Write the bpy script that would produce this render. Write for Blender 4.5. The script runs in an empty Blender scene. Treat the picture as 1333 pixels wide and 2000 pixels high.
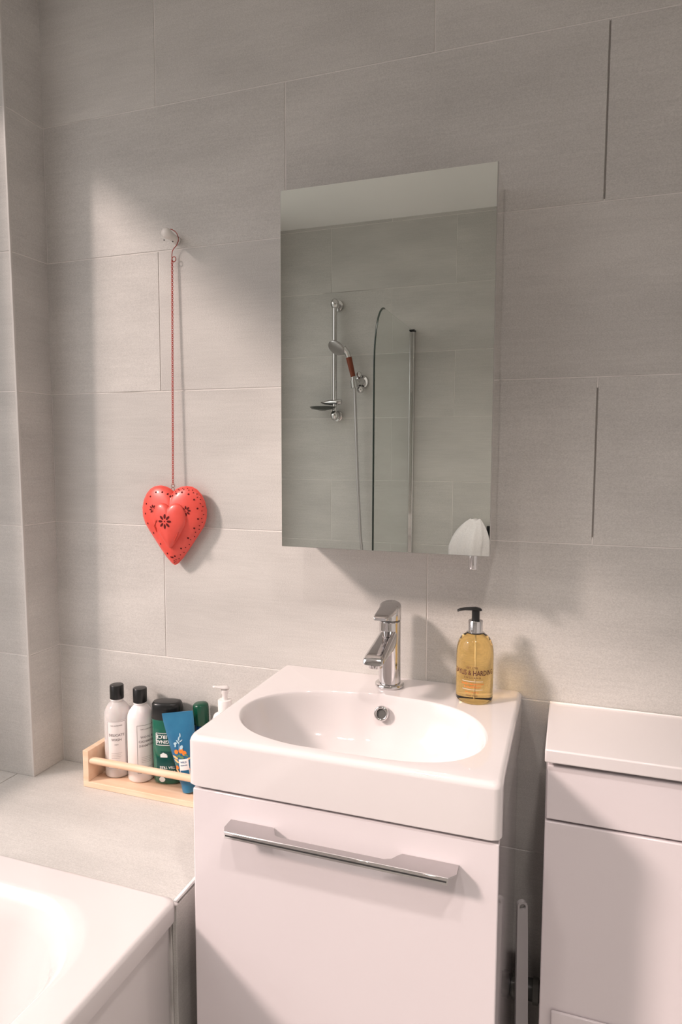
import bpy, bmesh, math, random
from mathutils import Vector, Matrix, Euler
random.seed(7)
S = bpy.context.scene
COL = S.collection
PI = math.pi

# ------------------------------------------------------------------ camera
F_PX, YAW, PITCH, ROLL = 1305.0, -0.33196, -0.08451, 0.0031
CAM = Vector((0.8633, -1.2818, 0.4598))
cd = bpy.data.cameras.new('camera'); cam = bpy.data.objects.new('camera', cd); COL.objects.link(cam)
cd.sensor_fit = 'VERTICAL'; cd.sensor_height = 36.0; cd.lens = F_PX / 2000 * 36.0; cd.clip_start = .02
fw = Vector((math.sin(YAW) * math.cos(PITCH), math.cos(YAW) * math.cos(PITCH), math.sin(PITCH)))
rt = Vector((math.cos(YAW), -math.sin(YAW), 0)); up = rt.cross(fw)
r2 = math.cos(ROLL) * rt + math.sin(ROLL) * up; u2 = -math.sin(ROLL) * rt + math.cos(ROLL) * up
cam.matrix_world = Matrix(((r2.x, u2.x, -fw.x, CAM.x), (r2.y, u2.y, -fw.y, CAM.y), (r2.z, u2.z, -fw.z, CAM.z), (0, 0, 0, 1)))
S.camera = cam

# ------------------------------------------------------------------ world, sun, exposure
w = bpy.data.worlds.new('sky'); S.world = w; w.use_nodes = True
bg = w.node_tree.nodes['Background']; bg.inputs[1].default_value = 4.1
_n = w.node_tree.nodes; _l = w.node_tree.links                     # overcast sky above the horizon, dimmer ground below it
_tc = _n.new('ShaderNodeTexCoord'); _sx = _n.new('ShaderNodeSeparateXYZ'); _rp = _n.new('ShaderNodeValToRGB')
_mr = _n.new('ShaderNodeMapRange'); _mr.inputs[1].default_value = -1; _mr.inputs[2].default_value = 1
_l.new(_tc.outputs['Generated'], _sx.inputs[0]); _l.new(_sx.outputs[2], _mr.inputs[0]); _l.new(_mr.outputs[0], _rp.inputs[0])
_rp.color_ramp.elements[0].position = .49; _rp.color_ramp.elements[0].color = (.20, .19, .18, 1)
_rp.color_ramp.elements[1].position = .50; _rp.color_ramp.elements[1].color = (.33, .309, .309, 1)      # overcast: the zenith three times the horizon
_e = _rp.color_ramp.elements.new(1.0); _e.color = (1.0, .935, .935, 1)
_l.new(_rp.outputs[0], bg.inputs[0])
sd = bpy.data.lights.new('sun', 'SUN'); sun = bpy.data.objects.new('sun', sd); COL.objects.link(sun)
sd.energy = 3.1; sd.angle = math.radians(7); sd.color = (1.0, .81, .74)
sun.rotation_euler = Vector((-1.25, -1.0, 1.03)).to_track_quat('Z', 'Y').to_euler()
sun.location = (-3, -3, 4)
S.view_settings.view_transform = 'Standard'; S.view_settings.look = 'None'
S.view_settings.gamma = 1.0; S.view_settings.use_curve_mapping = False
S.view_settings.exposure = -0.10

# ------------------------------------------------------------------ materials
def mat(name, col, rough=.5, metal=0, spec=.5, trans=0, ior=1.45, coat=0, **k):
    m = bpy.data.materials.new(name); m.use_nodes = True
    b = m.node_tree.nodes['Principled BSDF']
    b.inputs['Base Color'].default_value = (*col, 1); b.inputs['Roughness'].default_value = rough
    b.inputs['Metallic'].default_value = metal; b.inputs['Specular IOR Level'].default_value = spec
    b.inputs['Transmission Weight'].default_value = trans; b.inputs['IOR'].default_value = ior
    b.inputs['Coat Weight'].default_value = coat
    if 'sss' in k:
        b.inputs['Subsurface Weight'].default_value = k['sss']; b.inputs['Subsurface Radius'].default_value = (.01, .006, .004)
    return m

def noisy(m, c1, c2, scale, stretch=(1, 1, 1), detail=4, bump=0, lo=.35, hi=.65, rand=False, bscale=None, use_obj=True):
    """mix two colours by stretched noise in object space"""
    nt = m.node_tree; N = nt.nodes; L = nt.links; b = N['Principled BSDF']
    tc = N.new('ShaderNodeTexCoord'); mp = N.new('ShaderNodeMapping'); mp.inputs['Scale'].default_value = stretch
    L.new(tc.outputs['Object'], mp.inputs['Vector'])
    if rand:
        oi = N.new('ShaderNodeObjectInfo'); mul = N.new('ShaderNodeMath'); mul.operation = 'MULTIPLY'; mul.inputs[1].default_value = 37
        L.new(oi.outputs['Random'], mul.inputs[0]); cx = N.new('ShaderNodeCombineXYZ')
        L.new(mul.outputs[0], cx.inputs[0]); L.new(mul.outputs[0], cx.inputs[2]); L.new(cx.outputs[0], mp.inputs['Location'])
    n = N.new('ShaderNodeTexNoise'); n.inputs['Scale'].default_value = scale; n.inputs['Detail'].default_value = detail
    L.new(mp.outputs[0], n.inputs['Vector'])
    r = N.new('ShaderNodeValToRGB'); r.color_ramp.elements[0].position = lo; r.color_ramp.elements[1].position = hi
    r.color_ramp.elements[0].color = (*c1, 1); r.color_ramp.elements[1].color = (*c2, 1)
    L.new(n.outputs[0], r.inputs[0]); L.new(r.outputs[0], b.inputs['Base Color'])
    if bump:
        bp = N.new('ShaderNodeBump'); bp.inputs['Strength'].default_value = bump; bp.inputs['Distance'].default_value = .001
        L.new(n.outputs[0], bp.inputs['Height']); L.new(bp.outputs[0], b.inputs['Normal'])
    return r

def tile_material(name, base, spread):
    """grey stone-effect tile with fine linen grain along its length and broad soft clouds"""
    m = mat(name, base, .48, spec=.45)
    nt = m.node_tree; N = nt.nodes; L = nt.links; b = N['Principled BSDF']
    tc = N.new('ShaderNodeTexCoord'); oi = N.new('ShaderNodeObjectInfo')
    mul = N.new('ShaderNodeMath'); mul.operation = 'MULTIPLY'; mul.inputs[1].default_value = 53
    L.new(oi.outputs['Random'], mul.inputs[0])
    cx = N.new('ShaderNodeCombineXYZ')
    for i in range(3): L.new(mul.outputs[0], cx.inputs[i])
    add = N.new('ShaderNodeVectorMath'); add.operation = 'ADD'
    L.new(tc.outputs['Object'], add.inputs[0]); L.new(cx.outputs[0], add.inputs[1])
    def nz(sc, st, det):
        mp = N.new('ShaderNodeMapping'); mp.inputs['Scale'].default_value = st; L.new(add.outputs[0], mp.inputs[0])
        n = N.new('ShaderNodeTexNoise'); n.inputs['Scale'].default_value = sc; n.inputs['Detail'].default_value = det
        L.new(mp.outputs[0], n.inputs[0]); return n.outputs[0]
    grain = nz(60, (.22, 1, 4.0), 3); speck = nz(420, (1, 1, 1.6), 2); cloud = nz(5, (.6, 1, 1.8), 4)
    def scaled(s, k):
        a = N.new('ShaderNodeMath'); a.operation = 'SUBTRACT'; a.inputs[1].default_value = .5; L.new(s, a.inputs[0])
        c = N.new('ShaderNodeMath'); c.operation = 'MULTIPLY'; c.inputs[1].default_value = k; L.new(a.outputs[0], c.inputs[0]); return c.outputs[0]
    parts = [scaled(grain, .16), scaled(speck, .50), scaled(cloud, .42), scaled(oi.outputs['Random'], .02)]
    s = parts[0]
    for p in parts[1:]:
        a = N.new('ShaderNodeMath'); L.new(s, a.inputs[0]); L.new(p, a.inputs[1]); s = a.outputs[0]
    a = N.new('ShaderNodeMath'); a.inputs[1].default_value = 1; L.new(s, a.inputs[0])
    v = N.new('ShaderNodeVectorMath'); v.operation = 'SCALE'; v.inputs[0].default_value = base; L.new(a.outputs[0], v.inputs['Scale'])
    L.new(v.outputs[0], b.inputs['Base Color'])
    bp = N.new('ShaderNodeBump'); bp.inputs['Strength'].default_value = .12; bp.inputs['Distance'].default_value = .0006
    L.new(grain, bp.inputs['Height']); L.new(bp.outputs[0], b.inputs['Normal'])
    return m

TILE = tile_material('stone_tile', (.572, .558, .530), .1)
FLOOR_TILE = tile_material('floor_tile', (.62, .60, .57), .1)
GROUT = mat('grout', (.6, .58, .55), .9); noisy(GROUT, (.34, .32, .29), (.82, .79, .76), 2.3, lo=.30, hi=.38, detail=3)
PLASTER = mat('white_paint', (.93, .92, .90), .8); noisy(PLASTER, (.92, .91, .89), (.94, .93, .91), 3)
CERAMIC = mat('glazed_ceramic', (.74, .70, .695), .06, spec=.5, coat=.4); noisy(CERAMIC, (.735, .695, .69), (.745, .705, .70), 2)
ACRYLIC = mat('white_acrylic', (.69, .655, .645), .10, coat=.3); noisy(ACRYLIC, (.685, .65, .64), (.70, .665, .655), 2)
GLOSS = mat('gloss_white_board', (.74, .685, .70), .10, coat=.5); noisy(GLOSS, (.735, .68, .695), (.745, .69, .705), 2)
MATTEWHITE = mat('white_plastic', (.80, .77, .75), .35)
CHROME = mat('chrome', (.68, .67, .67), .05, metal=1)
STEEL = mat('polished_steel', (.84, .83, .81), .10, metal=1)
SATIN = mat('satin_metal', (.56, .54, .54), .38, metal=1)
DARKSEAL = mat('dark_seal', (.03, .03, .03), .5)
MIRROR = mat('mirror_silver', (.75, .785, .735), .0, metal=1)
BLACK = mat('black_plastic', (.012, .013, .013), .28)
REDTIN = mat('red_enamel', (.78, .088, .065), .38, coat=.15)
noisy(REDTIN, (.74, .082, .06), (.82, .10, .075), 25)
REDDARK = mat('red_wire', (.58, .05, .03), .4)
HOLE = mat('dark_perforation', (.10, .004, .004), .9)
BRONZE = mat('bronze_wire', (.22, .13, .10), .35, metal=.9)
PINE = mat('pine', (.80, .56, .36), .5); noisy(PINE, (.80, .52, .34), (.89, .67, .50), 30, stretch=(.25, 1.6, 1.6), lo=.3, hi=.7, detail=5)
GLASSM = mat('screen_glass', (.95, .975, .96), .0, trans=1, ior=1.45)
AMBER = mat('amber_soap', (1.0, .73, .29), .0, trans=1, ior=1.36)
CLEARP = mat('clear_plastic', (.97, .95, .94), .08, trans=.55, ior=1.35)
LABELW = mat('white_label', (.86, .82, .80), .5)
INK = mat('grey_ink', (.25, .22, .22), .6)
INKD = mat('brown_ink', (.10, .025, .02), .6)
INKO = mat('orange_ink', (.80, .20, .03), .6)
INKW = mat('white_ink', (.86, .88, .86), .6)
GREENB = mat('green_translucent', (.008, .16, .10), .12, trans=.25, coat=.5)
GREENL = mat('dark_green_label', (.004, .07, .06), .3)
GREENC = mat('dark_green_cap', (.005, .065, .035), .25)
BLUE = mat('blue_tube_skin', (.02, .14, .28), .3); noisy(BLUE, (.016, .12, .25), (.035, .19, .33), 14)
BLUEB = mat('deep_blue_bottle', (.006, .05, .16), .1, trans=.2, coat=.5)
ORANGE = mat('orange_print', (.80, .22, .03), .45)
PALEO = mat('pale_orange_print', (.85, .50, .22), .45)
LEAF = mat('leaf_print', (.12, .22, .10), .45)
FLOWERP = mat('pale_flower_print', (.42, .60, .68), .45)
TOWEL = mat('white_towelling', (.86, .83, .84), .95); noisy(TOWEL, (.82, .79, .80), (.88, .85, .86), 150, bump=.6)
BROWN = mat('rust_brown_grip', (.20, .045, .018), .45)
GREYPL = mat('grey_plastic', (.66, .64, .64), .4)
SILIC = mat('white_sealant', (.80, .77, .75), .5)
BRISTLE = mat('white_bristle', (.7, .7, .7), .8)
STICK = mat('clear_film', (.52, .48, .46), .25)
SKY_FR = mat('white_upvc', (.82, .82, .81), .3)

# ------------------------------------------------------------------ helpers
def link(name, bm, m, parent=None, smooth=False, bev=0, seg=2):
    me = bpy.data.meshes.new(name)
    bmesh.ops.recalc_face_normals(bm, faces=bm.faces[:])
    bm.to_mesh(me); bm.free()
    for mm in (m if isinstance(m, (list, tuple)) else [m]): me.materials.append(mm)
    if smooth:
        for p in me.polygons: p.use_smooth = True
        if smooth != 'all': me.set_sharp_from_angle(angle=math.radians(40 if smooth is True else smooth))
    o = bpy.data.objects.new(name, me); COL.objects.link(o)
    if parent: o.parent = parent
    if bev:
        b = o.modifiers.new('bevel', 'BEVEL'); b.width = bev; b.segments = seg; b.limit_method = 'ANGLE'
        b.angle_limit = math.radians(35)
        for p in me.polygons: p.use_smooth = True
        me.set_sharp_from_angle(angle=math.radians(60))
    return o
def empty(name, loc, rot=(0, 0, 0)):
    o = bpy.data.objects.new(name, None); COL.objects.link(o); o.location = loc; o.rotation_euler = rot; o.empty_display_size = .05
    return o
def tag(o, label, cat, group=None):
    o['label'] = label; o['category'] = cat
    if group: o['group'] = group
    return o
def struct(o): o['kind'] = 'structure'; return o
def box(bm, lo, hi):
    vs = [bm.verts.new((x, y, z)) for z in (lo[2], hi[2]) for y in (lo[1], hi[1]) for x in (lo[0], hi[0])]
    for f in ((0, 1, 3, 2), (4, 6, 7, 5), (0, 4, 5, 1), (2, 3, 7, 6), (0, 2, 6, 4), (1, 5, 7, 3)): bm.faces.new([vs[i] for i in f])
def BX(lo, hi): bm = bmesh.new(); box(bm, lo, hi); return bm
def rings(bm, R, cap0=True, cap1=True, closed=True):
    V = [[bm.verts.new(p) for p in r] for r in R]
    n = len(V[0])
    for a, b in zip(V, V[1:]):
        for i in range(n if closed else n - 1):
            j = (i + 1) % n; bm.faces.new((a[i], a[j], b[j], b[i]))
    if cap0: bm.faces.new(V[0][::-1])
    if cap1: bm.faces.new(V[-1])
    return V
def lathe(prof, n=40, c=(0, 0, 0), cap=True, sx=1, sy=1):
    bm = bmesh.new()
    rings(bm, [[(c[0] + r * sx * math.cos(2 * PI * i / n), c[1] + r * sy * math.sin(2 * PI * i / n), c[2] + z) for i in range(n)] for r, z in prof], cap, cap)
    return bm
def tube(bm, pts, r, n=8, caps=True):
    pts = [Vector(p) for p in pts]; R = []
    prev = None
    for i, p in enumerate(pts):
        t = (pts[min(i + 1, len(pts) - 1)] - pts[max(i - 1, 0)]).normalized()
        if prev is None: a = t.orthogonal().normalized()
        else: a = (prev - t * prev.dot(t)).normalized()
        prev = a; b = t.cross(a); rr = r[i] if isinstance(r, (list, tuple)) else r
        R.append([p + rr * (a * math.cos(2 * PI * k / n) + b * math.sin(2 * PI * k / n)) for k in range(n)])
    rings(bm, R, caps, caps)
def TB(pts, r, n=12): bm = bmesh.new(); tube(bm, pts, r, n); return bm
def prism(bm, poly, f0, f1):
    rings(bm, [[f0(a, b) for a, b in poly], [f1(a, b) for a, b in poly]])
def rrect(x0, x1, y0, y1, r, n=8):
    o = []
    for cx, cy, a0 in ((x1 - r, y1 - r, 0), (x0 + r, y1 - r, PI / 2), (x0 + r, y0 + r, PI), (x1 - r, y0 + r, 3 * PI / 2)):
        for i in range(n + 1):
            a = a0 + PI / 2 * i / n; o.append((cx + r * math.cos(a), cy + r * math.sin(a)))
    return o
_font = {}
def text_polys(body, size, align='CENTER', bold=.018):
    cu = bpy.data.curves.new('t', 'FONT'); cu.body = body; cu.size = size; cu.align_x = align; cu.align_y = 'CENTER'; cu.resolution_u = 2; cu.offset = size * bold
    ob = bpy.data.objects.new('t', cu); COL.objects.link(ob)
    dg = bpy.context.evaluated_depsgraph_get(); me = bpy.data.meshes.new_from_object(ob.evaluated_get(dg))
    vs = [v.co.copy() for v in me.vertices]; fs = [tuple(p.vertices) for p in me.polygons]
    bpy.data.objects.remove(ob); bpy.data.curves.remove(cu); bpy.data.meshes.remove(me)
    return vs, fs
def print_on(bm, vs, fs, fn):
    V = [bm.verts.new(fn(v.x, v.y)) for v in vs]
    for f in fs:
        try: bm.faces.new([V[i] for i in f])
        except ValueError: pass
def put_text(bm, lines, fn, rot180=False):
    """lines: (text, size, u offset, v offset, x-stretch)"""
    for body, size, du, dv, st in lines:
        vs, fs = text_polys(body, size)
        k = -1 if rot180 else 1
        print_on(bm, vs, fs, lambda x, y: fn(du + k * x * st, dv + k * y))
def strip(bm, a, b, wd, fn, n=12):
    """thin printed line from a to b (2-d) of given width, mapped by fn"""
    ax, ay = a; bx, by = b; L = math.hypot(bx - ax, by - ay); nx, ny = -(by - ay) / L * wd / 2, (bx - ax) / L * wd / 2
    P = [(ax + (bx - ax) * i / n, ay + (by - ay) * i / n) for i in range(n + 1)]
    A = [bm.verts.new(fn(x + nx, y + ny)) for x, y in P]; B = [bm.verts.new(fn(x - nx, y - ny)) for x, y in P]
    for i in range(n): bm.faces.new((A[i], A[i + 1], B[i + 1], B[i]))
def blob(bm, cx, cy, rx, ry, fn, rot=0, n=14, k=2.0):
    V = []
    for i in range(n):
        a = 2 * PI * i / n; x = rx * math.cos(a); y = ry * math.sin(a)
        V.append(bm.verts.new(fn(cx + x * math.cos(rot) - y * math.sin(rot), cy + x * math.sin(rot) + y * math.cos(rot))))
    bm.faces.new(V)

# ------------------------------------------------------------------ tiled surfaces
GAP = .0022; TH = .008
_tiles = {}
def tile_mesh(wd, ht, m):
    key = (round(wd, 4), round(ht, 4), m.name)
    if key in _tiles: return _tiles[key]
    bm = bmesh.new(); c = .0007
    R = []
    for ins, y in ((0, TH), (0, c), (c, 0)):
        R.append([(ins, y, ins), (wd - ins, y, ins), (wd - ins, y, ht - ins), (ins, y, ht - ins)])
    rings(bm, R)
    me = bpy.data.meshes.new('tile'); bmesh.ops.recalc_face_normals(bm, faces=bm.faces[:]); bm.to_mesh(me); bm.free(); me.materials.append(m)
    _tiles[key] = me; return me
def tiled(parent, origin, rot, u0, u1, v0, v1, joint, rowz, tw=.6016, th=.30, m=TILE):
    """tiles with faces at local y=0, behind them at y>0; rows start at rowz + k*th; joint(k) = offset of vertical joints"""
    k = math.floor((v0 - rowz) / th); M = Matrix.Translation(origin) @ Euler(rot).to_matrix().to_4x4()
    inv = parent.matrix_world.inverted() if parent.type == 'MESH' and False else Matrix.Identity(4)
    while rowz + k * th < v1 - .004:
        a = max(v0, rowz + k * th + GAP / 2); b = min(v1, rowz + (k + 1) * th - GAP / 2)
        j = math.floor((u0 - joint(k)) / tw)
        while joint(k) + j * tw < u1 - .004:
            c = max(u0, joint(k) + j * tw + GAP / 2); d = min(u1, joint(k) + (j + 1) * tw - GAP / 2)
            if d - c > .006 and b - a > .006:
                o = bpy.data.objects.new('tile', tile_mesh(d - c, b - a, m)); COL.objects.link(o); o.parent = parent
                L = Matrix.Translation((c, random.uniform(-.00015, .00015), a))
                o.matrix_local = M @ L
            j += 1
        k += 1

XL, XR, YB, ZC, ZF = -.56, 1.62, -2.06, 1.555, -.84
XK = .30                                    # room beyond
run = lambda k: 0.0 if k % 2 == 0 else .3008
# back wall
wall = struct(link('wall_back', BX((XL, .0012, ZF), (XR, .10, ZC)), GROUT))
tiled(wall, (0, 0, 0), (0, 0, 0), XL, XR, ZF, ZC, run, 0.0)
for a, b, c in ((.90, 1.20, .0009), (.31, .585, .0010)):      # discoloured joints right of the cabinet
    link('dark_joint', BX((.9024 - c, -.0001, a + .004), (.9024 + c, .0011, b - .004)), mat('stained_grout', (.24, .22, .20), .9), wall)
# front wall (behind the camera, seen in the mirror)
wf = struct(link('wall_front', BX((XL, YB - .1, ZF), (XR, YB - .0012, ZC)), GROUT))
tiled(wf, (0, YB, 0), (0, 0, PI), -XR, -XL, ZF, ZC, lambda k: (-.343 if k % 2 == 0 else -.042), .04)
# left wall with the window opening
WY0, WY1, WZ0, WZ1 = -1.86, -.30, -.07, 1.47
bm = bmesh.new()
for lo, hi in (((XL - .06, YB, ZF), (XL - .0012, 0, WZ0)), ((XL - .06, YB, WZ1), (XL - .0012, 0, ZC)),
               ((XL - .06, YB, WZ0), (XL - .0012, WY0, WZ1)), ((XL - .06, WY1, WZ0), (XL - .0012, 0, WZ1))): box(bm, lo, hi)
wl = struct(link('wall_left', bm, GROUT))
RL = (0, 0, PI / 2)                          # local x -> world +y ; local -y (face) -> world +x
for a, b, c, d in ((YB, 0, ZF, WZ0), (YB, 0, WZ1, ZC), (YB, WY0, WZ0, WZ1), (WY1, 0, WZ0, WZ1)):
    tiled(wl, (XL, 0, 0), RL, a, b, c, d, run, 0.0)
# right wall, floor, ceiling
struct(link('wall_right', BX((XR, YB, ZF), (XR + .1, 0, ZC)), PLASTER))
fl = struct(link('floor', BX((XL, YB, ZF - .1), (XR, 0, ZF - .0012)), GROUT))
tiled(fl, (0, 0, ZF), (-PI / 2, 0, 0), XL, XR, YB, 0, run, 0.0, m=FLOOR_TILE)
struct(link('ceiling', BX((XL - .06, YB - .1, ZC), (XR + .1, .1, ZC + .08)), PLASTER))
# window frame on the outer side of the opening
win = struct(empty('window_1', (XL - .05, (WY0 + WY1) / 2, WZ0)))
hw = (WY1 - WY0) / 2; hh = WZ1 - WZ0
bm = bmesh.new()
for lo, hi in (((-.02, -hw, 0), (.02, hw, .035)), ((-.02, -hw, hh - .035), (.02, hw, hh)), ((-.02, -hw, .035), (.02, -hw + .035, hh - .035)),
               ((-.02, hw - .035, .035), (.02, hw, hh - .035))): box(bm, lo, hi)
link('window_frame', bm, SKY_FR, win, bev=.003)

# boxed-in corner (slightly out of plumb, as in the photograph)
PX, PY = -.3015, -.0955
cs = struct(empty('wall_boxing', (0, 0, -.29), (math.radians(.55), 0, 0)))
o = link('boxing_core', BX((XL, PY + .0012, -.55), (PX - .0012, .10, ZC + .40)), GROUT, cs); o.location = (0, 0, 0)
z0 = 0.001
tiled(cs, (0, PY, 0), (0, 0, 0), XL, PX - .003, z0, ZC + .32, run, .29 - .3)
tiled(cs, (PX, 0, 0), RL, PY + .003, .03, z0, ZC + .32, lambda k: -.5, .29 - .3)
bm = bmesh.new(); box(bm, (PX - .0045, PY - .0008, .001), (PX + .0008, PY + .0045, ZC + .40))
o = link('corner_trim', bm, mat('white_trim', (.62, .60, .57), .35), cs, bev=.001)

# ------------------------------------------------------------------ tiled ledge beyond the bath
ZL = -.29
LX, LY = .2535, -.3655
ledge = struct(link('trim_1', BX((XL, LY + .0, ZF), (LX - .0012 - .008, -.0005, ZL - .0012 - .008)), GROUT)); ledge.name = 'bath_ledge'
tiled(ledge, (0, 0, ZL), (-PI / 2, 0, 0), XL, LX - .004, LY + .002, -.001, lambda k: -.352, -.3655, th=.3665)
tiled(ledge, (LX, 0, 0), RL, LY + .004, -.001, ZF, ZL - .005, lambda k: -1, 0)
link('edge_trim', BX((LX - .005, LY + .002, ZL - .005), (LX + .0008, -.001, ZL + .0006)), SKY_FR, ledge, bev=.001)

# ------------------------------------------------------------------ bath
ZB = ZL + .012
def bath_edge(y):                            # outer right edge, gently bowed
    t = (y - (-.3685)) / (-2.055 + .3685); return .2625
def bath_outline(ins, z, r):
    x0 = XL + .003 + ins; y1 = -.368 - ins; y0 = -2.057 + ins
    P = []
    N = 8
    def xe(y): return bath_edge(y) - ins
    for i in range(N + 1):                  # far right corner
        a = PI / 2 * (1 - i / N); P.append((xe(y1) - r + r * math.cos(a), y1 - r + r * math.sin(a)))
    for i in range(1, 24):
        y = y1 - r + (y0 + r - (y1 - r)) * i / 24; P.append((xe(y) , y))
    for i in range(N + 1):
        a = -PI / 2 * i / N; P.append((xe(y0) - r + r * math.cos(a), y0 + r + r * math.sin(a)))
    for i in range(N + 1):
        a = -PI / 2 - PI / 2 * i / N; P.append((x0 + r + r * math.cos(a), y0 + r + r * math.sin(a)))
    for i in range(1, 24):
        y = y0 + r + (y1 - r - (y0 + r)) * i / 24; P.append((x0, y))
    for i in range(N + 1):
        a = PI - PI / 2 * i / N; P.append((x0 + r + r * math.cos(a), y1 - r + r * math.sin(a)))
    return [(x, y, z) for x, y in P]
bath = empty('bathtub', (-.1, -1.2, ZF))
tag(bath, 'white acrylic bathtub beside the tiled ledge, lit from the window', 'bathtub')
bm = bmesh.new()
R = [bath_outline(.003, ZB - .036, .016), bath_outline(0, ZB - .034, .018), bath_outline(0, ZB - .007, .018), bath_outline(.0015, ZB - .003, .018), bath_outline(.005, ZB - .0006, .02), bath_outline(.009, ZB, .022),
     bath_outline(.060, ZB - .0005, .13), bath_outline(.068, ZB - .002, .15), bath_outline(.076, ZB - .008, .155), bath_outline(.084, ZB - .020, .16), bath_outline(.092, ZB - .045, .165),
     bath_outline(.115, ZB - .16, .17), bath_outline(.140, ZB - .30, .18), bath_outline(.165, ZB - .36, .18), bath_outline(.21, ZB - .385, .16), bath_outline(.26, ZB - .39, .12)]
rings(bm, R, cap0=False, cap1=True)
o = link('tub', bm, ACRYLIC, bath, smooth='all'); wn = o.modifiers.new('weighted', 'WEIGHTED_NORMAL'); wn.weight = 55
o.location = (.1, 1.2, -ZF)
# curved bath panel below the rim
bm = bmesh.new()
def panel_pts(off):
    P = []
    y1 = -.3670
    for i in range(9):
        a = PI / 2 * (1 - i / 8); P.append((bath_edge(y1) - .0105 - off - .022 + .022 * math.cos(a), y1 - off - .022 + .022 * math.sin(a)))
    for i in range(1, 30): 
        y = y1 - .022 - (2.055 - .397) * i / 29; P.append((bath_edge(y) - .0105 - off, y))
    return P
A = panel_pts(0); B = panel_pts(.006)
rings(bm, [[(x, y, ZF + .002) for x, y in A + B[::-1]], [(x, y, ZB - .0395) for x, y in A + B[::-1]]])
o = link('bath_panel', bm, ACRYLIC, bath, smooth=50); o.location = (.1, 1.2, -ZF)
# sealant between bath and ledge
bm = bmesh.new(); tube(bm, [(XL + .01, -.3665, ZL + .001), (.235, -.3665, ZL + .001), (.2515, -.3690, ZL - .0005), (.2575, -.3650, ZL - .004)], .0028, 8)
o = link('sealant_bead', bm, SILIC, bath, smooth='all'); o.location = (.1, 1.2, -ZF)

# ------------------------------------------------------------------ washbasin
BX0, BX1, BY0, BZ1, BZ0 = .2935, .7875, -.3835, .0135, -.0715
rim = [(.3417, -.2937), (.3245, -.2600), (.3215, -.2288), (.3347, -.1826), (.3737, -.1458), (.4193, -.1238), (.4811, -.1130), (.5739, -.1080), (.6236, -.1100), (.6759, -.1237), (.7238, -.1656),
       (.7480, -.2243), (.7490, -.2779), (.7285, -.3188), (.6935, -.3434), (.6356, -.3551), (.5738, -.3571), (.5083, -.3565), (.4407, -.3530), (.3895, -.3373), (.3597, -.3172)]
bc = Vector((.537, -.232))
def rim_radius():
    n = 96; ang = sorted(((math.atan2(y - bc.y, x - bc.x) % (2 * PI)), (Vector((x, y)) - bc).length) for x, y in rim)
    ang = [(ang[-1][0] - 2 * PI, ang[-1][1])] + ang + [(ang[0][0] + 2 * PI, ang[0][1])]
    out = []
    for i in range(n):
        a = 2 * PI * i / n
        for (a0, r0), (a1, r1) in zip(ang, ang[1:]):
            if a0 <= a <= a1: out.append(r0 + (r1 - r0) * (a - a0) / (a1 - a0)); break
    for _ in range(5): out = [(out[i - 1] + 2 * out[i] + out[(i + 1) % n]) / 4 for i in range(n)]
    return out
RR = rim_radius()
def rim_ring(s, z, shift=(0, 0)):
    return [(bc.x + shift[0] + RR[i] * s * math.cos(2 * PI * i / 96), bc.y + shift[1] + RR[i] * s * math.sin(2 * PI * i / 96), z) for i in range(96)]
def outer_ring(ins, z, r=.012):
    """rounded rectangle sampled along the same 96 rays"""
    x0, x1, y0, y1 = BX0 + ins, BX1 - ins, BY0 + ins, -.0005 - ins * .0
    out = []
    for i in range(96):
        a = 2 * PI * i / 96; d = Vector((math.cos(a), math.sin(a)))
        t = min(((x1 if d.x > 0 else x0) - bc.x) / d.x if abs(d.x) > 1e-6 else 9, ((y1 if d.y > 0 else y0) - bc.y) / d.y if abs(d.y) > 1e-6 else 9)
        p = bc + d * t; out.append(p)
    # snap nearest samples to the corners with rounding
    for cx, cy in ((x0, y0), (x1, y0), (x0, y1), (x1, y1)):
        k = min(range(96), key=lambda i: (out[i] - Vector((cx, cy))).length); 
        sx = 1 if cx == x0 else -1; sy = 1 if cy == y0 else -1; rr = r if cy == y0 else .003
        out[k] = Vector((cx + sx * rr * .293, cy + sy * rr * .293))
        for q in (k - 1, (k + 1) % 96):
            if abs(out[q].x - cx) < 1e-5: out[q] = Vector((cx, cy + sy * rr))
            else: out[q] = Vector((cx + sx * rr, cy))
    return [(p.x, p.y, z) for p in out]
basin = empty('washbasin', (.54, -.19, BZ0))
tag(basin, 'white ceramic washbasin with a wide oval bowl, on the vanity unit', 'washbasin')
off = -Vector(basin.location)
bm = bmesh.new()
R = [outer_ring(.012, BZ0), outer_ring(.003, BZ0 + .001), outer_ring(.0, BZ0 + .004), outer_ring(0, BZ1 - .010), outer_ring(.0012, BZ1 - .0055), outer_ring(.004, BZ1 - .0018), outer_ring(.009, BZ1),
     rim_ring(1.012, BZ1), rim_ring(.998, BZ1 - .0012), rim_ring(.985, BZ1 - .0045), rim_ring(.972, BZ1 - .011), rim_ring(.955, BZ1 - .022), rim_ring(.925, BZ1 - .040), rim_ring(.875, BZ1 - .060),
     rim_ring(.80, BZ1 - .078), rim_ring(.68, BZ1 - .092), rim_ring(.5, BZ1 - .102), rim_ring(.3, BZ1 - .108), rim_ring(.1, BZ1 - .110)]
rings(bm, R, cap0=False)
o = link('bowl', bm, CERAMIC, basin, smooth='all'); o.location = off
wn = o.modifiers.new('weighted', 'WEIGHTED_NORMAL'); wn.weight = 60
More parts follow.
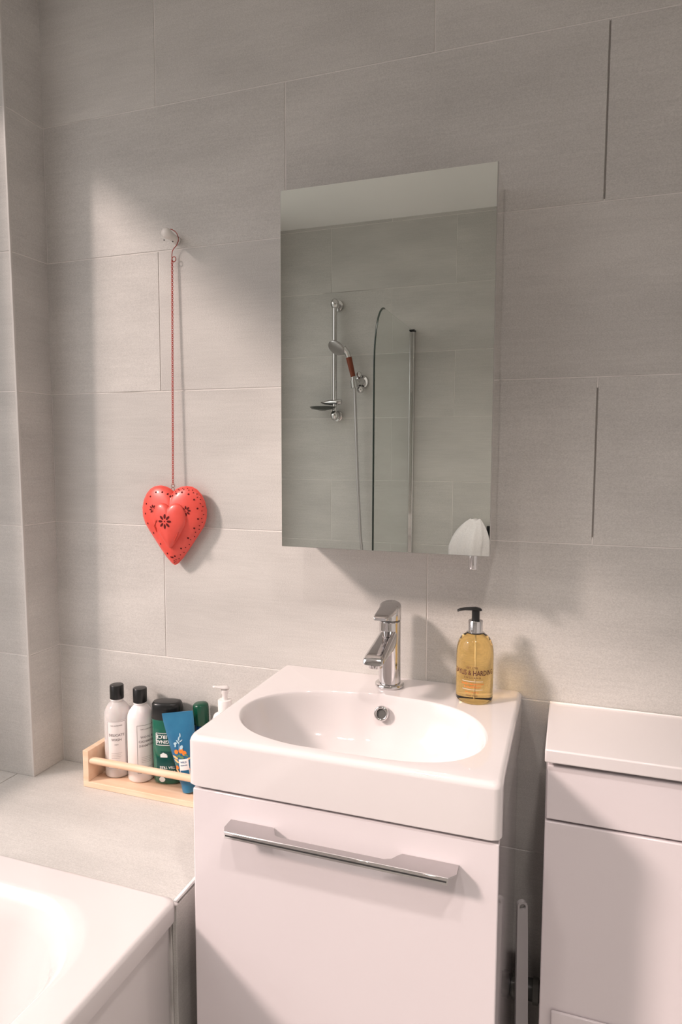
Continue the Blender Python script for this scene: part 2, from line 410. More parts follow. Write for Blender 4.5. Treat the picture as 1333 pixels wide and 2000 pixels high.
# overflow ring on the back slope of the bowl and the waste
ov = empty('overflow', off + Vector((.5435, -.1210, -.0165))); ov.parent = basin; ov.rotation_euler = (math.radians(76), 0, math.radians(2))
link('overflow_ring', lathe([(.0085, .0005), (.0092, .0030), (.0115, .0038), (.0137, .0022), (.0142, -.004), (.0085, -.004)], 40, cap=False), CHROME, ov, smooth='all')
link('overflow_hole', lathe([(.0086, -.003), (.0086, -.0005)], 32), mat('overflow_dark', (.10, .10, .095), .6), ov)
o = link('waste', lathe([(.0, -.110), (.024, -.110), (.026, -.108), (.024, -.1065), (.019, -.1055), (.0, -.105)], 40, c=(.537, -.232, BZ1), cap=False), CHROME, basin, smooth='all'); o.location = off

# ------------------------------------------------------------------ vanity unit
van = empty('vanity_unit', (.54, -.19, ZF)); tag(van, 'gloss white vanity unit with one long chrome handle, under the washbasin', 'vanity unit')
vo = -Vector(van.location)
for nm, lo, hi in (('side_panel', (.300, -.358, ZF + .08), (.316, -.001, BZ0 - .0005)), ('side_panel', (.7665, -.358, ZF + .08), (.7825, -.001, BZ0 - .0005)),
                   ('back_panel', (.3165, -.012, ZF + .08), (.766, -.001, BZ0 - .0005)), ('bottom_panel', (.3165, -.358, ZF + .08), (.766, -.0125, ZF + .096))):
    o = link(nm, BX(lo, hi), GLOSS, van, bev=.001); o.location = vo
o = link('plinth', BX((.31, -.32, ZF + .001), (.775, -.02, ZF + .079)), GLOSS, van); o.location = vo
dr = link('door', BX((.3000, -.3785, ZF + .085), (.7845, -.3600, BZ0 - .004)), GLOSS, van, bev=.002); dr.location = vo
# handle: flat plate, wide ends and a narrow middle, with a lip
bm = bmesh.new(); HX0, HX1, HY, HZ = .369, .730, -.3790, -.1105
def hp(x, y): return x, y
poly = [(HX0, HY - .004), (HX0 + .0, HY - .022), (HX0 + .006, HY - .033), (HX1 - .010, HY - .033), (HX1, HY - .022), (HX1, HY), (HX1 - .082, HY), (HX1 - .088, HY - .006), (HX1 - .094, HY - .0155), (HX1 - .104, HY - .020),
        (HX0 + .094, HY - .020), (HX0 + .084, HY - .017), (HX0 + .079, HY - .007), (HX0 + .074, HY), (HX0, HY)]
# tilted plate: rises towards the door
def hz(y): return HZ - .006 + (y - (HY - .033)) * .03
rings(bm, [[(x, y, hz(y)) for x, y in poly], [(x, y, hz(y) - .0026) for x, y in poly]])
hd = link('handle', bm, SATIN, dr, bev=.0004)
bm = bmesh.new(); y0 = HY - .033
box(bm, (HX0 + .006, y0 - .0007, hz(y0) - .0105), (HX1 - .010, y0 + .0012, hz(y0) - .0005))
link('handle_lip', bm, CHROME, dr, bev=.0004)
link('handle_groove', BX((HX0 + .008, y0 - .0011, hz(y0) - .0068), (HX1 - .012, y0 - .0006, hz(y0) - .0048)), DARKSEAL, dr)

# ------------------------------------------------------------------ wc unit
wc = empty('toilet_unit', (1.12, -.11, ZF)); tag(wc, 'gloss white cistern housing with thick worktop, right of the vanity unit', 'cabinet')
wo = -Vector(wc.location); WX0, WX1 = .838, 1.40
o = link('worktop', BX((WX0 - .001, -.2155, -.0215), (WX1 + .002, -.0008, 0.0)), CERAMIC, wc, bev=.0025, seg=3); o.location = wo
o = link('carcass', BX((WX0 + .001, -.183, ZF + .001), (WX1, -.001, -.024)), GLOSS, wc, bev=.001); o.location = wo
o = link('drawer_front', BX((WX0 + .003, -.2035, -.1195), (WX1, -.1845, -.0300)), GLOSS, wc, bev=.002, seg=3); o.location = wo
o = link('lower_panel', BX((WX0 + .0015, -.2045, ZF + .08), (WX1, -.1845, -.1235)), GLOSS, wc, bev=.002, seg=3); o.location = wo
# toilet lid edge appears as a raised panel low down
o = link('raised_panel', BX((.858, -.2105, -.78), (WX1 - .02, -.2050, -.440)), GLOSS, wc, bev=.002); o.location = wo
o = link('wall_seal', TB([(WX0, -.0035, .0008), (1.1, -.0035, .0008), (WX1, -.0035, .0008)], .0022, 6), SILIC, wc, smooth='all'); o.location = wo

# ------------------------------------------------------------------ brush between the units
br = empty('toilet_brush', (.8125, -.110, ZF)); tag(br, 'grey-white plastic brush handle with hanging hole, in the gap beside the vanity', 'brush')
bm = bmesh.new()
zt, zb = .498, .12
poly = [(-.0090, 0), (-.0098, -.05), (-.0112, -.25), (-.0115, zb - zt), (.0115, zb - zt), (.0112, -.25), (.0098, -.05), (.0090, 0)]
top = [(.0090 * math.cos(a), .0090 * math.sin(a)) for a in [PI * i / 12 for i in range(1, 12)]]
outl = poly + [(x, z) for x, z in top]
hole = [(.0056 * math.cos(2 * PI * i / 24), -.001 + .0062 * math.sin(2 * PI * i / 24)) for i in range(24)]
# front and back faces with the hole cut out
for y in (-.004, .004):
    vo_ = [bm.verts.new((x, y, zt + z)) for x, z in outl]; vi = [bm.verts.new((x, y, zt + z)) for x, z in hole]
    ed = [bm.edges.new((vo_[i], vo_[(i + 1) % len(vo_)])) for i in range(len(vo_))] + [bm.edges.new((vi[i], vi[(i + 1) % 24])) for i in range(24)]
    bmesh.ops.triangle_fill(bm, use_beauty=True, use_dissolve=False, edges=ed)
    if y < 0: A, B = vo_, vi
for P, Q in ((A, vo_), (B, vi)):
    for i in range(len(P)):
        j = (i + 1) % len(P); bm.faces.new((P[i], P[j], Q[j], Q[i]))
br.rotation_euler = (math.radians(-1), math.radians(-.8), math.radians(20))
link('handle', bm, GREYPL, br)
link('bristle_head', lathe([(.008, .001), (.017, .004), (.020, .05), (.019, .09), (.010, .125)], 20), BRISTLE, br, smooth=True)
# pipework glimpsed at the bottom of the gap
pp = empty('waste_pipe', (.81, -.04, -.55)); tag(pp, 'dark pipe with collars crossing the bottom of the gap beside the vanity', 'pipe')
link('pipe', TB([(-.0265, 0, 0), (.0265, 0, 0)], .019, 20), mat('dark_pipe', (.07, .07, .065), .35), pp, smooth=True)
for dx in (-.019, .019):
    link('collar', TB([(dx - .005, 0, 0), (dx + .005, 0, 0)], .0235, 20), mat('pipe_collar', (.20, .20, .18), .3), pp, smooth=True)

# ------------------------------------------------------------------ mirror cabinet
CX0, CX1, CY, CZ0, CZ1 = .343, .7355, -.12, .2865, .942
cab = empty('mirror_cabinet', (.54, -.06, CZ0)); tag(cab, 'tall steel-sided wall cabinet with a frameless mirror door, above the washbasin', 'mirror cabinet')
co = -Vector(cab.location)
o = link('cabinet_body', BX((CX0 + .001, CY + .009, CZ0 + .001), (CX1 - .0025, -.001, CZ1 - .001)), STEEL, cab, bev=.0006); o.location = co
o = link('mirror_door', BX((CX0, CY + .0006, CZ0), (CX1 - .001, CY + .0065, CZ1)), mat('mirror_edge', (.42, .41, .39), .3), cab); o.location = co
g = link('mirror_glass', BX((CX0 + .0006, CY, CZ0 + .0006), (CX1 - .0022, CY + .0005, CZ1 - .0006)), MIRROR, cab); g.location = co
o = link('door_pull', lathe([(.0, 0), (.0080, .0), (.0085, .001), (.0085, .026)], 28, c=(.704, CY + .017, CZ0 - .0255)), CHROME, cab, smooth=True); o.location = co

# ------------------------------------------------------------------ basin tap
tx, ty, tz = .5405, -.052, BZ1
tap = empty('basin_tap', (tx, ty, tz)); tag(tap, 'chrome single-lever mixer tap standing on the back of the washbasin', 'tap')
link('base_ring', lathe([(.0275, 0), (.0282, .002), (.0280, .006), (.0262, .0078), (.0225, .0082)], 48), CHROME, tap, smooth='all')
link('tap_body', lathe([(.0215, .006), (.0213, .03), (.0208, .09), (.0207, .128), (.0200, .129)], 48), CHROME, tap, smooth=30)
link('seam_ring', lathe([(.0196, .129), (.0196, .1315)], 40), mat('seam', (.2, .2, .2), .3, metal=1), tap, smooth=30)
# spout: rectangular with rounded top, sloping forward and down
def sp_sec(y, zc, hw_, hh_, tilt=0):
    P = []
    for i in range(24):
        a = 2 * PI * i / 24; c, s = math.cos(a), math.sin(a); n = 4.0
        x = hw_ * math.copysign(abs(c) ** (2 / n), c); z = hh_ * math.copysign(abs(s) ** (2 / n), s)
        P.append((x, y + tilt * z, zc + z))
    return P
bm = bmesh.new()
rings(bm, [sp_sec(-.004, .100, .0165, .022, .5), sp_sec(-.030, .0935, .0175, .018, .5), sp_sec(-.07, .0890, .0182, .0125, .5), sp_sec(-.105, .0840, .0190, .0085, .4), sp_sec(-.117, .0815, .0188, .0065, .4), sp_sec(-.119, .081, .0170, .005, .4)])
sp = link('spout', bm, CHROME, tap, smooth=60)
link('aerator', lathe([(.0105, 0), (.0125, .0008), (.0125, .011)], 32, c=(0, -.100, .0665)), CHROME, tap, smooth=40)
# lever cap: cylinder with a wedge shaped lever forward
bm = bmesh.new(); n = 48
def cap_ring(z, r, slope=0, bul=0):
    return [(r * math.cos(2 * PI * i / n), r * math.sin(2 * PI * i / n), z + slope * r * math.sin(2 * PI * i / n)) for i in range(n)]
rings(bm, [cap_ring(.1318, .0202), cap_ring(.1326, .0212), cap_ring(.156, .0212, .10), cap_ring(.1605, .0200, .16), cap_ring(.1625, .0168, .2)])
link('lever_cap', bm, CHROME, tap, smooth=50)
bm = bmesh.new()
rings(bm, [sp_sec(.004, .1545, .0150, .0075), sp_sec(-.014, .1535, .0175, .0080), sp_sec(-.035, .1515, .0165, .0062), sp_sec(-.056, .1500, .0150, .0046), sp_sec(-.070, .1480, .0135, .0034), sp_sec(-.072, .1475, .0120, .0024)])
link('lever', bm, CHROME, tap, smooth=50)

# ------------------------------------------------------------------ amber hand wash bottle
sx, sy = .706, -.0695
soap = empty('soap_dispenser', (sx, sy, BZ1 + .0002)); tag(soap, 'clear pump bottle of amber hand wash with black pump, on the washbasin corner', 'soap dispenser')
rb = .0335
prof = [(.012, .0018), (.024, .0008), (.029, 0), (.0318, .0018), (rb, .006), (rb, .040), (rb, .085), (.0332, .094), (.0320, .102), (.0295, .110), (.0258, .1165), (.0205, .1215), (.0145, .1245), (.0120, .1255)]
link('bottle', lathe(prof, 64), AMBER, soap, smooth='all')
link('dip_tube', TB([(0, 0, .006), (.001, 0, .06), (0, 0, .124)], .0012, 10), MATTEWHITE, soap, smooth='all')
link('collar', lathe([(.0150, .1250), (.0155, .1262), (.0132, .1268), (.0132, .1465), (.0125, .1475)], 40), CHROME, soap, smooth=35)
link('collar_seal', lathe([(.0152, .1243), (.0162, .1252), (.0152, .1262)], 40), BLACK, soap, smooth=True)
pm = link('pump_stem', lathe([(.0072, .1475), (.0072, .166), (.0060, .1665)], 28), BLACK, soap, smooth=True)
bm = bmesh.new()
# nozzle: pointing to the left of the picture
dirv = Vector((-.93, -.36, 0)).normalized(); side = Vector((-dirv.y, dirv.x, 0))
R = []
for t, zc, hw_, hh_ in ((-.0105, .1665, .004, .0018), (-.008, .1672, .007, .0030), (0, .1685, .0082, .0038), (.010, .1690, .0070, .0030), (.020, .1688, .0052, .0026), (.029, .1675, .0042, .0024), (.0335, .1655, .0038, .0022)):
    R.append([Vector((0, 0, zc)) + dirv * t + side * (hw_ * math.cos(2 * PI * i / 16)) + Vector((0, 0, hh_ * math.sin(2 * PI * i / 16))) for i in range(16)])
rings(bm, R); link('pump_nozzle', bm, BLACK, soap, smooth='all')
# printing, wrapped round the front of the bottle; centre of the print faces the camera side
fa = math.atan2(CAM.y - sy, CAM.x - sx) - .02
def cyl(r, a0=fa): 
    return lambda u, v: (r * math.cos(a0 + u / r), r * math.sin(a0 + u / r), v)
f = cyl(rb + .00025)
bm = bmesh.new()
put_text(bm, [('EST 1770', .0048, -.004, .0680, 1.1), ('BAYLIS & HARDING', .0128, -.001, .0585, .74), ('E N G L A N D', .0044, -.003, .0500, 1.1), ('HAND WASH', .0032, -.004, .0175, 1.1)], f)
link('dark_lettering', bm, INKD, soap)
bm = bmesh.new()
put_text(bm, [('SWEET MANDARIN', .0044, -.003, .0385, 1.1), ('& GRAPEFRUIT', .0044, -.003, .0330, 1.1), ('500 ml  16.9 fl oz', .0032, -.004, .0235, 1.1)], f)
link('orange_lettering', bm, INKO, soap)
bm = bmesh.new(); strip(bm, (-.022, .0435), (.016, .0435), .0006, f); strip(bm, (-.022, .0285), (.016, .0285), .0006, f)
link('printed_rules', bm, INKW, soap)

# ------------------------------------------------------------------ pine rack on the ledge
rack = empty('wooden_rack', (.04, -.05, ZL + .0003)); tag(rack, 'small pine rack with a front rail, holding toiletries on the tiled ledge', 'rack')
ro = -Vector(rack.location)
RX0, RX1, RY0 = -.1625, .238, -.0935
def rk(name, bm, bev=.0008):
    o = link(name, bm, PINE, rack, bev=bev); o.location = ro; return o
ZP = ZL + .0003
rk('base_board', BX((RX0, RY0, ZP), (RX1, -.004, ZP + .013)))
rk('end_panel', BX((RX0, RY0, ZP + .0132), (RX0 + .015, -.004, ZP + .084)))
rk('end_panel', BX((RX1 - .015, RY0, ZP + .0132), (RX1, -.004, ZP + .084)))
o = link('rail', TB([(RX0 + .0152, RY0 + .009, ZP + .060), (RX1 - .0152, RY0 + .009, ZP + .060)], .0078, 20), PINE, rack, smooth=60); o.location = ro
ZR = ZP + .0133

def facing(x, y): return math.atan2(CAM.y - y, CAM.x - x)
# --- two tall round laundry style bottles
def tall_bottle(x, y, label, bodym, clear, turn, lines, H=.211, r=.0295):
    b = empty('toiletry_bottle', (x, y, ZR)); tag(b, label, 'bottle')
    pr = [(.016, .0005), (.024, 0), (r - .002, .001), (r, .005), (r, .120), (r, .140), (r - .001, .149), (r - .0042, .158), (r - .0095, .166), (r - .0145, .171), (.0135, .1735), (.0132, .178)]
    link('bottle_body', lathe(pr, 48), bodym, b, smooth='all')
    link('neck_ring', lathe([(.0138, .1745), (.0150, .1765), (.0138, .1785)], 32), MATTEWHITE, b, smooth=True)
    c = bmesh.new(); n = 60
    R = []
    for rr, z in ((.0140, .1788), (.0152, .1792), (.0152, H - .002), (.0143, H - .0004), (.0125, H)):
        R.append([((rr + (.0003 if i % 2 and z > .179 and z < H - .001 else 0)) * math.cos(2 * PI * i / n), (rr + (.0003 if i % 2 and z > .179 and z < H - .001 else 0)) * math.sin(2 * PI * i / n), z) for i in range(n)])
    rings(c, R); link('cap', c, BLACK, b, smooth=40)
    if clear:
        link('liquid', lathe([(r - .004, .003), (r - .0022, .006), (r - .0022, .146), (r - .004, .149)], 40), mat('milky_liquid', (.88, .82, .79), .3, sss=.3), b, smooth=True)
    fa_ = facing(x, y) + turn; fn = cyl(r + .0003, fa_)
    # label panel
    lb = bmesh.new(); W2, z0_, z1_ = .0225, .022, .135; nn = 14
    A = [lb.verts.new(fn(-W2 + 2 * W2 * i / nn, z0_)) for i in range(nn + 1)]; B = [lb.verts.new(fn(-W2 + 2 * W2 * i / nn, z1_)) for i in range(nn + 1)]
    for i in range(nn): lb.faces.new((A[i], A[i + 1], B[i + 1], B[i]))
    lab = link('label', lb, LABELW, b, smooth='all')
    f2 = cyl(r + .0006, fa_); pm_ = bmesh.new(); e = .0016
    strip(pm_, (-W2 + e, z1_ - e), (W2 - e, z1_ - e), .0008, f2); strip(pm_, (-W2 + e, z0_ + e), (W2 - e, z0_ + e), .0008, f2)
    strip(pm_, (-W2 + e, z0_ + e), (-W2 + e, z1_ - e), .0008, f2, 2); strip(pm_, (W2 - e, z0_ + e), (W2 - e, z1_ - e), .0008, f2, 2)
    put_text(pm_, lines, f2)
    for k in range(4): strip(pm_, (-.012, .060 - .004 * k), (.012 - .003 * (k % 2), .060 - .004 * k), .0004, f2, 4)
    strip(pm_, (-.016, .036), (.016, .036), .0004, f2, 4)
    link('label_print', pm_, INK, lab)
    return b
tall_bottle(-.1105, -.0355, 'clear round bottle of pale wash with black cap, nearest the left end of the rack', CLEARP, True, -.12,
            [('THE LAUNDRESS', .0036, 0, .124, 1), ('DELICATE', .0080, 0, .102, 1), ('WASH', .0080, 0, .091, 1), ('LADY', .0036, 0, .080, 1), ('FL OZ', .003, 0, .030, 1)])
tall_bottle(-.0470, -.0365, 'milky white round bottle with black cap, touching the green bottle in the rack', mat('milky_plastic', (.86, .81, .80), .22, sss=.2), False, .42,
            [('THE LAUNDRESS', .0036, 0, .124, 1), ('WOOL &', .0072, .001, .106, 1), ('CASHMERE', .0072, 0, .096, 1), ('SHAMPOO', .0072, 0, .086, 1), ('FL OZ', .003, 0, .030, 1)])

# --- green flat shower gel bottle, standing inverted so its printing is upside down
gx, gy = .0215, -.0320
gb = empty('shower_gel_bottle', (gx, gy, ZR), (0, 0, .27)); tag(gb, 'translucent green shower gel bottle with wide black cap and upside-down printing', 'bottle')
def oval(a, b, z, n=40, e=2.6):
    P = []
    for i in range(n):
        t = 2 * PI * i / n; c, s = math.cos(t), math.sin(t)
        P.append((a * math.copysign(abs(c) ** (2 / e), c), b * math.copysign(abs(s) ** (2 / e), s), z))
    return P
bm = bmesh.new(); rings(bm, [oval(.026, .013, 0), oval(.0305, .0165, .003), oval(.0315, .0180, .010), oval(.0325, .0190, .06), oval(.0335, .0195, .110), oval(.0335, .0195, .148), oval(.0320, .0185, .1515)])
link('bottle_body', bm, GREENB, gb, smooth='all')
bm = bmesh.new(); rings(bm, [oval(.0345, .0205, .1500), oval(.0350, .0210, .1512), oval(.0345, .0208, .172), oval(.0335, .0200, .182), oval(.031, .0180, .1865), oval(.024, .014, .1875)])
link('cap', bm, BLACK, gb, smooth='all')
def gfront(u, v):                               # front skin of the flat bottle (local -y)
    a = .0325 + .0003; b_ = .0190 + .0008; e = 2.6
    t = max(0, 1 - (abs(u) / a) ** e) ** (1 / e); return (u, -b_ * t - .0002, v)
bm = bmesh.new()
poly = [(-.018, .020), (.026, .012), (.029, .05), (.029, .078), (-.004, .074), (-.017, .060), (-.022, .040)]
# label patch built as a grid conforming to the curved front
for i in range(16):
    for j in range(10):
        u0, u1 = -.020 + .048 * i / 16, -.020 + .048 * (i + 1) / 16; v0, v1 = .012 + .066 * j / 10, .012 + .066 * (j + 1) / 10
        if (j > 7 and i < 3) or (j < 2 and i < 2): continue
        bm.faces.new([bm.verts.new(gfront(*p)) for p in ((u0, v0), (u1, v0), (u1, v1), (u0, v1))])
for i in range(14):
    for j in range(4):
        u0, u1 = -.020 + .046 * i / 14, -.020 + .046 * (i + 1) / 14; v0, v1 = .0915 + .030 * j / 4, .0915 + .030 * (j + 1) / 4
        bm.faces.new([bm.verts.new(gfront(*p)) for p in ((u0, v0), (u1, v0), (u1, v1), (u0, v1))])
lab = link('label', bm, GREENL, gb, smooth='all')
g2 = lambda u, v: (gfront(u, v)[0], gfront(u, v)[1] - .0004, v)
bm = bmesh.new()
put_text(bm, [('SOURCE', .0128, .003, .1125, 1.0), ('ORIGINAL', .0106, .003, .1010, 1.0), ('TEA TREE', .0080, .004, .042, 1.0), ('MINT &', .0080, .008, .032, 1.0)], g2, rot180=True)
for a, b_ in (((-.0205, .0930), (.0265, .0930)), ((-.0205, .1200), (.0265, .1200))): strip(bm, a, b_, .0014, g2)
for u in (-.0205, .0265): strip(bm, (u, .0930), (u, .1200), .0014, g2, 2)
blob(bm, -.004, .071, .0085, .0050, g2, .1, 4)
blob(bm, -.008, .014, .007, .006, g2)
for u0 in (-.011,): strip(bm, (u0, .0675), (u0 + .016, .0675), .0055, g2, 6)
link('label_print', bm, INKW, lab)

# --- blue squeeze tube, crimped end up
bx_, by_ = .0920, -.0545
bt = empty('squeeze_tube', (bx_, by_, ZR + .0032), (math.radians(0), math.radians(-9), .18))
tag(bt, 'blue squeeze tube printed with orange fruit, crimped end up, leaning in the rack', 'tube')
bm = bmesh.new(); rings(bm, [oval(.0175, .0170, .016, e=2), oval(.0200, .0175, .024, e=2), oval(.0235, .0155, .06, e=2), oval(.0295, .0105, .10, e=2.2), oval(.0350, .0040, .152, e=3), oval(.0360, .0012, .166, e=4), oval(.0360, .0010, .176, e=4)])
link('tube_body', bm, BLUE, bt, smooth=60)
link('cap', lathe([(.016, 0), (.0172, .001), (.0172, .016), (.0165, .0175)], 36), BLUE, bt, smooth=True)
def tfront(u, v):
    ks = [(.016, .0175, .0170), (.024, .0200, .0175), (.06, .0235, .0155), (.10, .0295, .0105), (.152, .0350, .0040), (.166, .0360, .0012), (.176, .0360, .0010)]
    for (z0_, a0, b0), (z1_, a1, b1) in zip(ks, ks[1:]):
        if v <= z1_ or z1_ == .176:
            t = min(max((v - z0_) / (z1_ - z0_), 0), 1); a = a0 + (a1 - a0) * t; b_ = b0 + (b1 - b0) * t; break
    s = max(0, 1 - (u / a) ** 2) ** .5 if abs(u) < a else 0
    return (u, -b_ * s - .0006, v)
def off_t(d): return lambda u, v: (tfront(u, v)[0], tfront(u, v)[1] - d, v)
def patch(bm, u0, u1, v0, v1, fn, nu=10, nv=6):
    for i in range(nu):
        for j in range(nv):
            a, b_ = u0 + (u1 - u0) * i / nu, u0 + (u1 - u0) * (i + 1) / nu; c, d = v0 + (v1 - v0) * j / nv, v0 + (v1 - v0) * (j + 1) / nv
            bm.faces.new([bm.verts.new(fn(*p)) for p in ((a, c), (b_, c), (b_, d), (a, d))])
bm = bmesh.new(); 
for (u, v, r_) in ((-.0125, .092, .0048), (-.001, .094, .0055), (-.0150, .058, .0042), (.006, .088, .005), (.010, .052, .004)): blob(bm, u, v, r_, r_ * 1.05, off_t(.0002))
link('fruit_print', bm, ORANGE, bt)
bm = bmesh.new()
for (u, v, a, b_, r_) in ((-.0165, .080, .0075, .0026, -.5), (-.0145, .072, .0070, .0024, -.6), (-.0165, .051, .0060, .0022, -.6), (-.006, .040, .006, .002, .3), (.012, .074, .006, .0022, .5)): blob(bm, u, v, a, b_, off_t(.0003), r_)
link('blossom_print', bm, PALEO, bt)
bm = bmesh.new()
for (u, v, a, b_, r_) in ((-.003, .120, .0050, .0016, 1.2), (-.006, .113, .0055, .0016, 2.2), (.001, .127, .0048, .0014, 1.5), (-.0125, .110, .0042, .0028, .3), (-.013, .105, .003, .002, 1.2), (.001, .101, .005, .0035, 1.0), (.002, .115, .0040, .0012, .6)): blob(bm, u, v, a, b_, off_t(.0003), r_)
strip(bm, (-.005, .096), (-.001, .124), .0008, off_t(.0003), 5)
link('flower_print', bm, FLOWERP, bt)
bm = bmesh.new()
for (u, v, a, b_, r_) in ((-.008, .083, .006, .0022, .4), (-.001, .080, .006, .0026, -.3), (-.017, .066, .005, .0016, -.5), (.010, .083, .005, .002, -.6)): blob(bm, u, v, a, b_, off_t(.0004), r_)
link('leaf_print', bm, LEAF, bt)
bm = bmesh.new(); patch(bm, -.0085, .013, .036, .076, off_t(.0005)); lb = link('label', bm, LABELW, bt)
bm = bmesh.new(); put_text(bm, [('WILD', .0056, .002, .069, 1), ('ORANGE', .0038, .002, .0625, 1)], off_t(.0008)); patch(bm, -.0072, .0115, .0385, .052, off_t(.0008)); link('label_print', bm, BLUE, lb)

# --- deep blue bottle with ribbed green cap, leaning behind the basin edge
cx_, cy_ = .1140, -.0270
cb = empty('blue_bottle', (cx_, cy_, ZR + .0016), (math.radians(0), math.radians(-3), 0)); tag(cb, 'deep blue bottle with ribbed dark green cap, half hidden by the washbasin', 'bottle')
link('bottle_body', lathe([(.011, .0), (.0145, .001), (.0150, .006), (.0150, .10), (.0155, .125), (.0155, .140), (.013, .144)], 40), BLUEB, cb, smooth='all')
bm = bmesh.new(); n = 56
R = []
for rr, z in ((.0150, .1420), (.0165, .1430), (.0172, .181), (.0165, .1865), (.0135, .1895), (.006, .1908)):
    R.append([((rr - (.0007 if i % 4 < 2 and .1425 < z < .185 else 0)) * math.cos(2 * PI * i / n), (rr - (.0007 if i % 4 < 2 and .1425 < z < .185 else 0)) * math.sin(2 * PI * i / n), z) for i in range(n)])
rings(bm, R); link('cap', bm, GREENC, cb, smooth=50)

# --- white pump bottle behind the basin
px_, py_ = .1720, -.0400
pb = empty('pump_bottle', (px_, py_, ZR)); tag(pb, 'plain white pump bottle standing behind the washbasin corner', 'pump bottle')
link('bottle_body', lathe([(.021, 0), (.027, .001), (.0295, .006), (.0300, .140), (.0292, .158), (.0270, .170), (.0240, .1785), (.0170, .183), (.0135, .1845)], 48), MATTEWHITE, pb, smooth='all')
link('collar', lathe([(.0135, .1845), (.0150, .1855), (.0150, .2105), (.0140, .2120)], 36), MATTEWHITE, pb, smooth=35)
link('pump_stem', lathe([(.0060, .212), (.0055, .222), (.0075, .226), (.0080, .234)], 24), MATTEWHITE, pb, smooth=True)
bm = bmesh.new(); dv = Vector((-.80, -.60, 0)).normalized(); sd_ = Vector((-dv.y, dv.x, 0)); R = []
for t, zc, hw_, hh_ in ((-.0095, .2370, .005, .002), (-.005, .2380, .0085, .0038), (.003, .2385, .0085, .0040), (.012, .2400, .0058, .0030), (.021, .2420, .0042, .0024), (.0255, .2425, .0034, .0018)):
    R.append([Vector((0, 0, zc)) + dv * t + sd_ * (hw_ * math.cos(2 * PI * i / 16)) + Vector((0, 0, hh_ * math.sin(2 * PI * i / 16))) for i in range(16)])
rings(bm, R); link('pump_head', bm, MATTEWHITE, pb, smooth='all')

# ------------------------------------------------------------------ wall peg
peg = empty('wall_peg', (.048, 0, .917)); tag(peg, 'short white wall peg carrying the wire hook of the red heart', 'peg')
bm = lathe([(.0085, .0002), (.0088, .004), (.0080, .010), (.0082, .030), (.0100, .0345), (.0108, .040), (.0100, .0455), (.0072, .0485), (.003, .0495)], 28)
bmesh.ops.rotate(bm, verts=bm.verts[:], cent=(0, 0, 0), matrix=Matrix.Rotation(PI / 2, 3, 'X'))
link('peg_body', bm, mat('white_enamel', (.80, .77, .73), .3), peg, smooth='all').rotation_euler = (math.radians(-6), 0, 0)
bm = bmesh.new()
for dx, dz, dy in ((-.006, -.0095, -.041), (.004, -.0085, -.024)):
    bmesh.ops.create_icosphere(bm, subdivisions=1, radius=.0016, matrix=Matrix.Translation((dx, dy, dz)))
link('dark_screw', bm, DARKSEAL, peg)

# ------------------------------------------------------------------ hanging heart
HXc, HYc = .0405, -.0195
heart = empty('hanging_heart', (HXc, HYc, .2205)); tag(heart, 'pierced red tin heart hanging on a long chain, left of the mirror', 'heart ornament')
half = [(0, .155), (.004, .1585), (.010, .1625), (.020, .1662), (.032, .1680), (.045, .1665), (.057, .1605), (.067, .1500), (.0745, .1360), (.0785, .1190), (.0775, .1010), (.0715, .0845), (.0610, .0690), (.0480, .0510), (.0340, .0320), (.0200, .0140), (.0080, .0020), (.003, -.001)]
def heart_outline(sx=1, sz=1, lean=0):
    P = [(x, z) for x, z in half] + [(0, -.002)] + [(-x, z) for x, z in half[1:][::-1]]
    # smooth once with midpoint subdivision (keeps the cleft and the tip)
    Q = []
    for i, (x, z) in enumerate(P):
        x2, z2 = P[(i + 1) % len(P)]; Q.append((x, z)); Q.append(((x + x2) / 2, (z + z2) / 2))
    return [((x * sx + lean * z), z * sz) for x, z in Q]
OUT = heart_outline(1.03, 1.02); HC = (0, .098)
def radial_fn(out, c):
    A = sorted(((math.atan2(z - c[1], x - c[0]), math.hypot(x - c[0], z - c[1])) for x, z in out))
    A = [(A[-1][0] - 2 * PI, A[-1][1])] + A + [(A[0][0] + 2 * PI, A[0][1])]
    def f(x, z):
        a = math.atan2(z - c[1], x - c[0]); d = math.hypot(x - c[0], z - c[1])
        for (a0, r0), (a1, r1) in zip(A, A[1:]):
            if a0 <= a <= a1: return d / (r0 + (r1 - r0) * (a - a0) / max(a1 - a0, 1e-9))
        return 1
    return f
RAD = radial_fn(OUT, HC)
def puff(s, t): return t * (max(0, 1 - s ** 2.2)) ** .62
def heart_shell(bm, out, c, t, y0, back=True):
    SS = [1.0, .985, .96, .92, .86, .78, .68, .56, .42, .26, .1]
    fr = [[(c[0] + (x - c[0]) * s, y0 - puff(s, t), c[1] + (z - c[1]) * s) for x, z in out] for s in SS]
    if back:
        bk = [[(c[0] + (x - c[0]) * s, y0 + puff(s, t * .8) + .001, c[1] + (z - c[1]) * s) for x, z in out] for s in SS[::-1]]
        rings(bm, bk + fr)
    else: rings(bm, [[(x, -.010, z) for x, _, z in fr[0]]] + fr, cap0=True)
bm = bmesh.new(); heart_shell(bm, OUT, HC, .021, 0)
hs = link('tin_shell', bm, REDTIN, heart, smooth=60)
bm = bmesh.new()                              # crimped edge
tube(bm, [(x, 0, z) for x, z in OUT] + [(OUT[0][0], 0, OUT[0][1])], .0011, 6, False); link('crimped_rim', bm, REDTIN, heart, smooth='all')
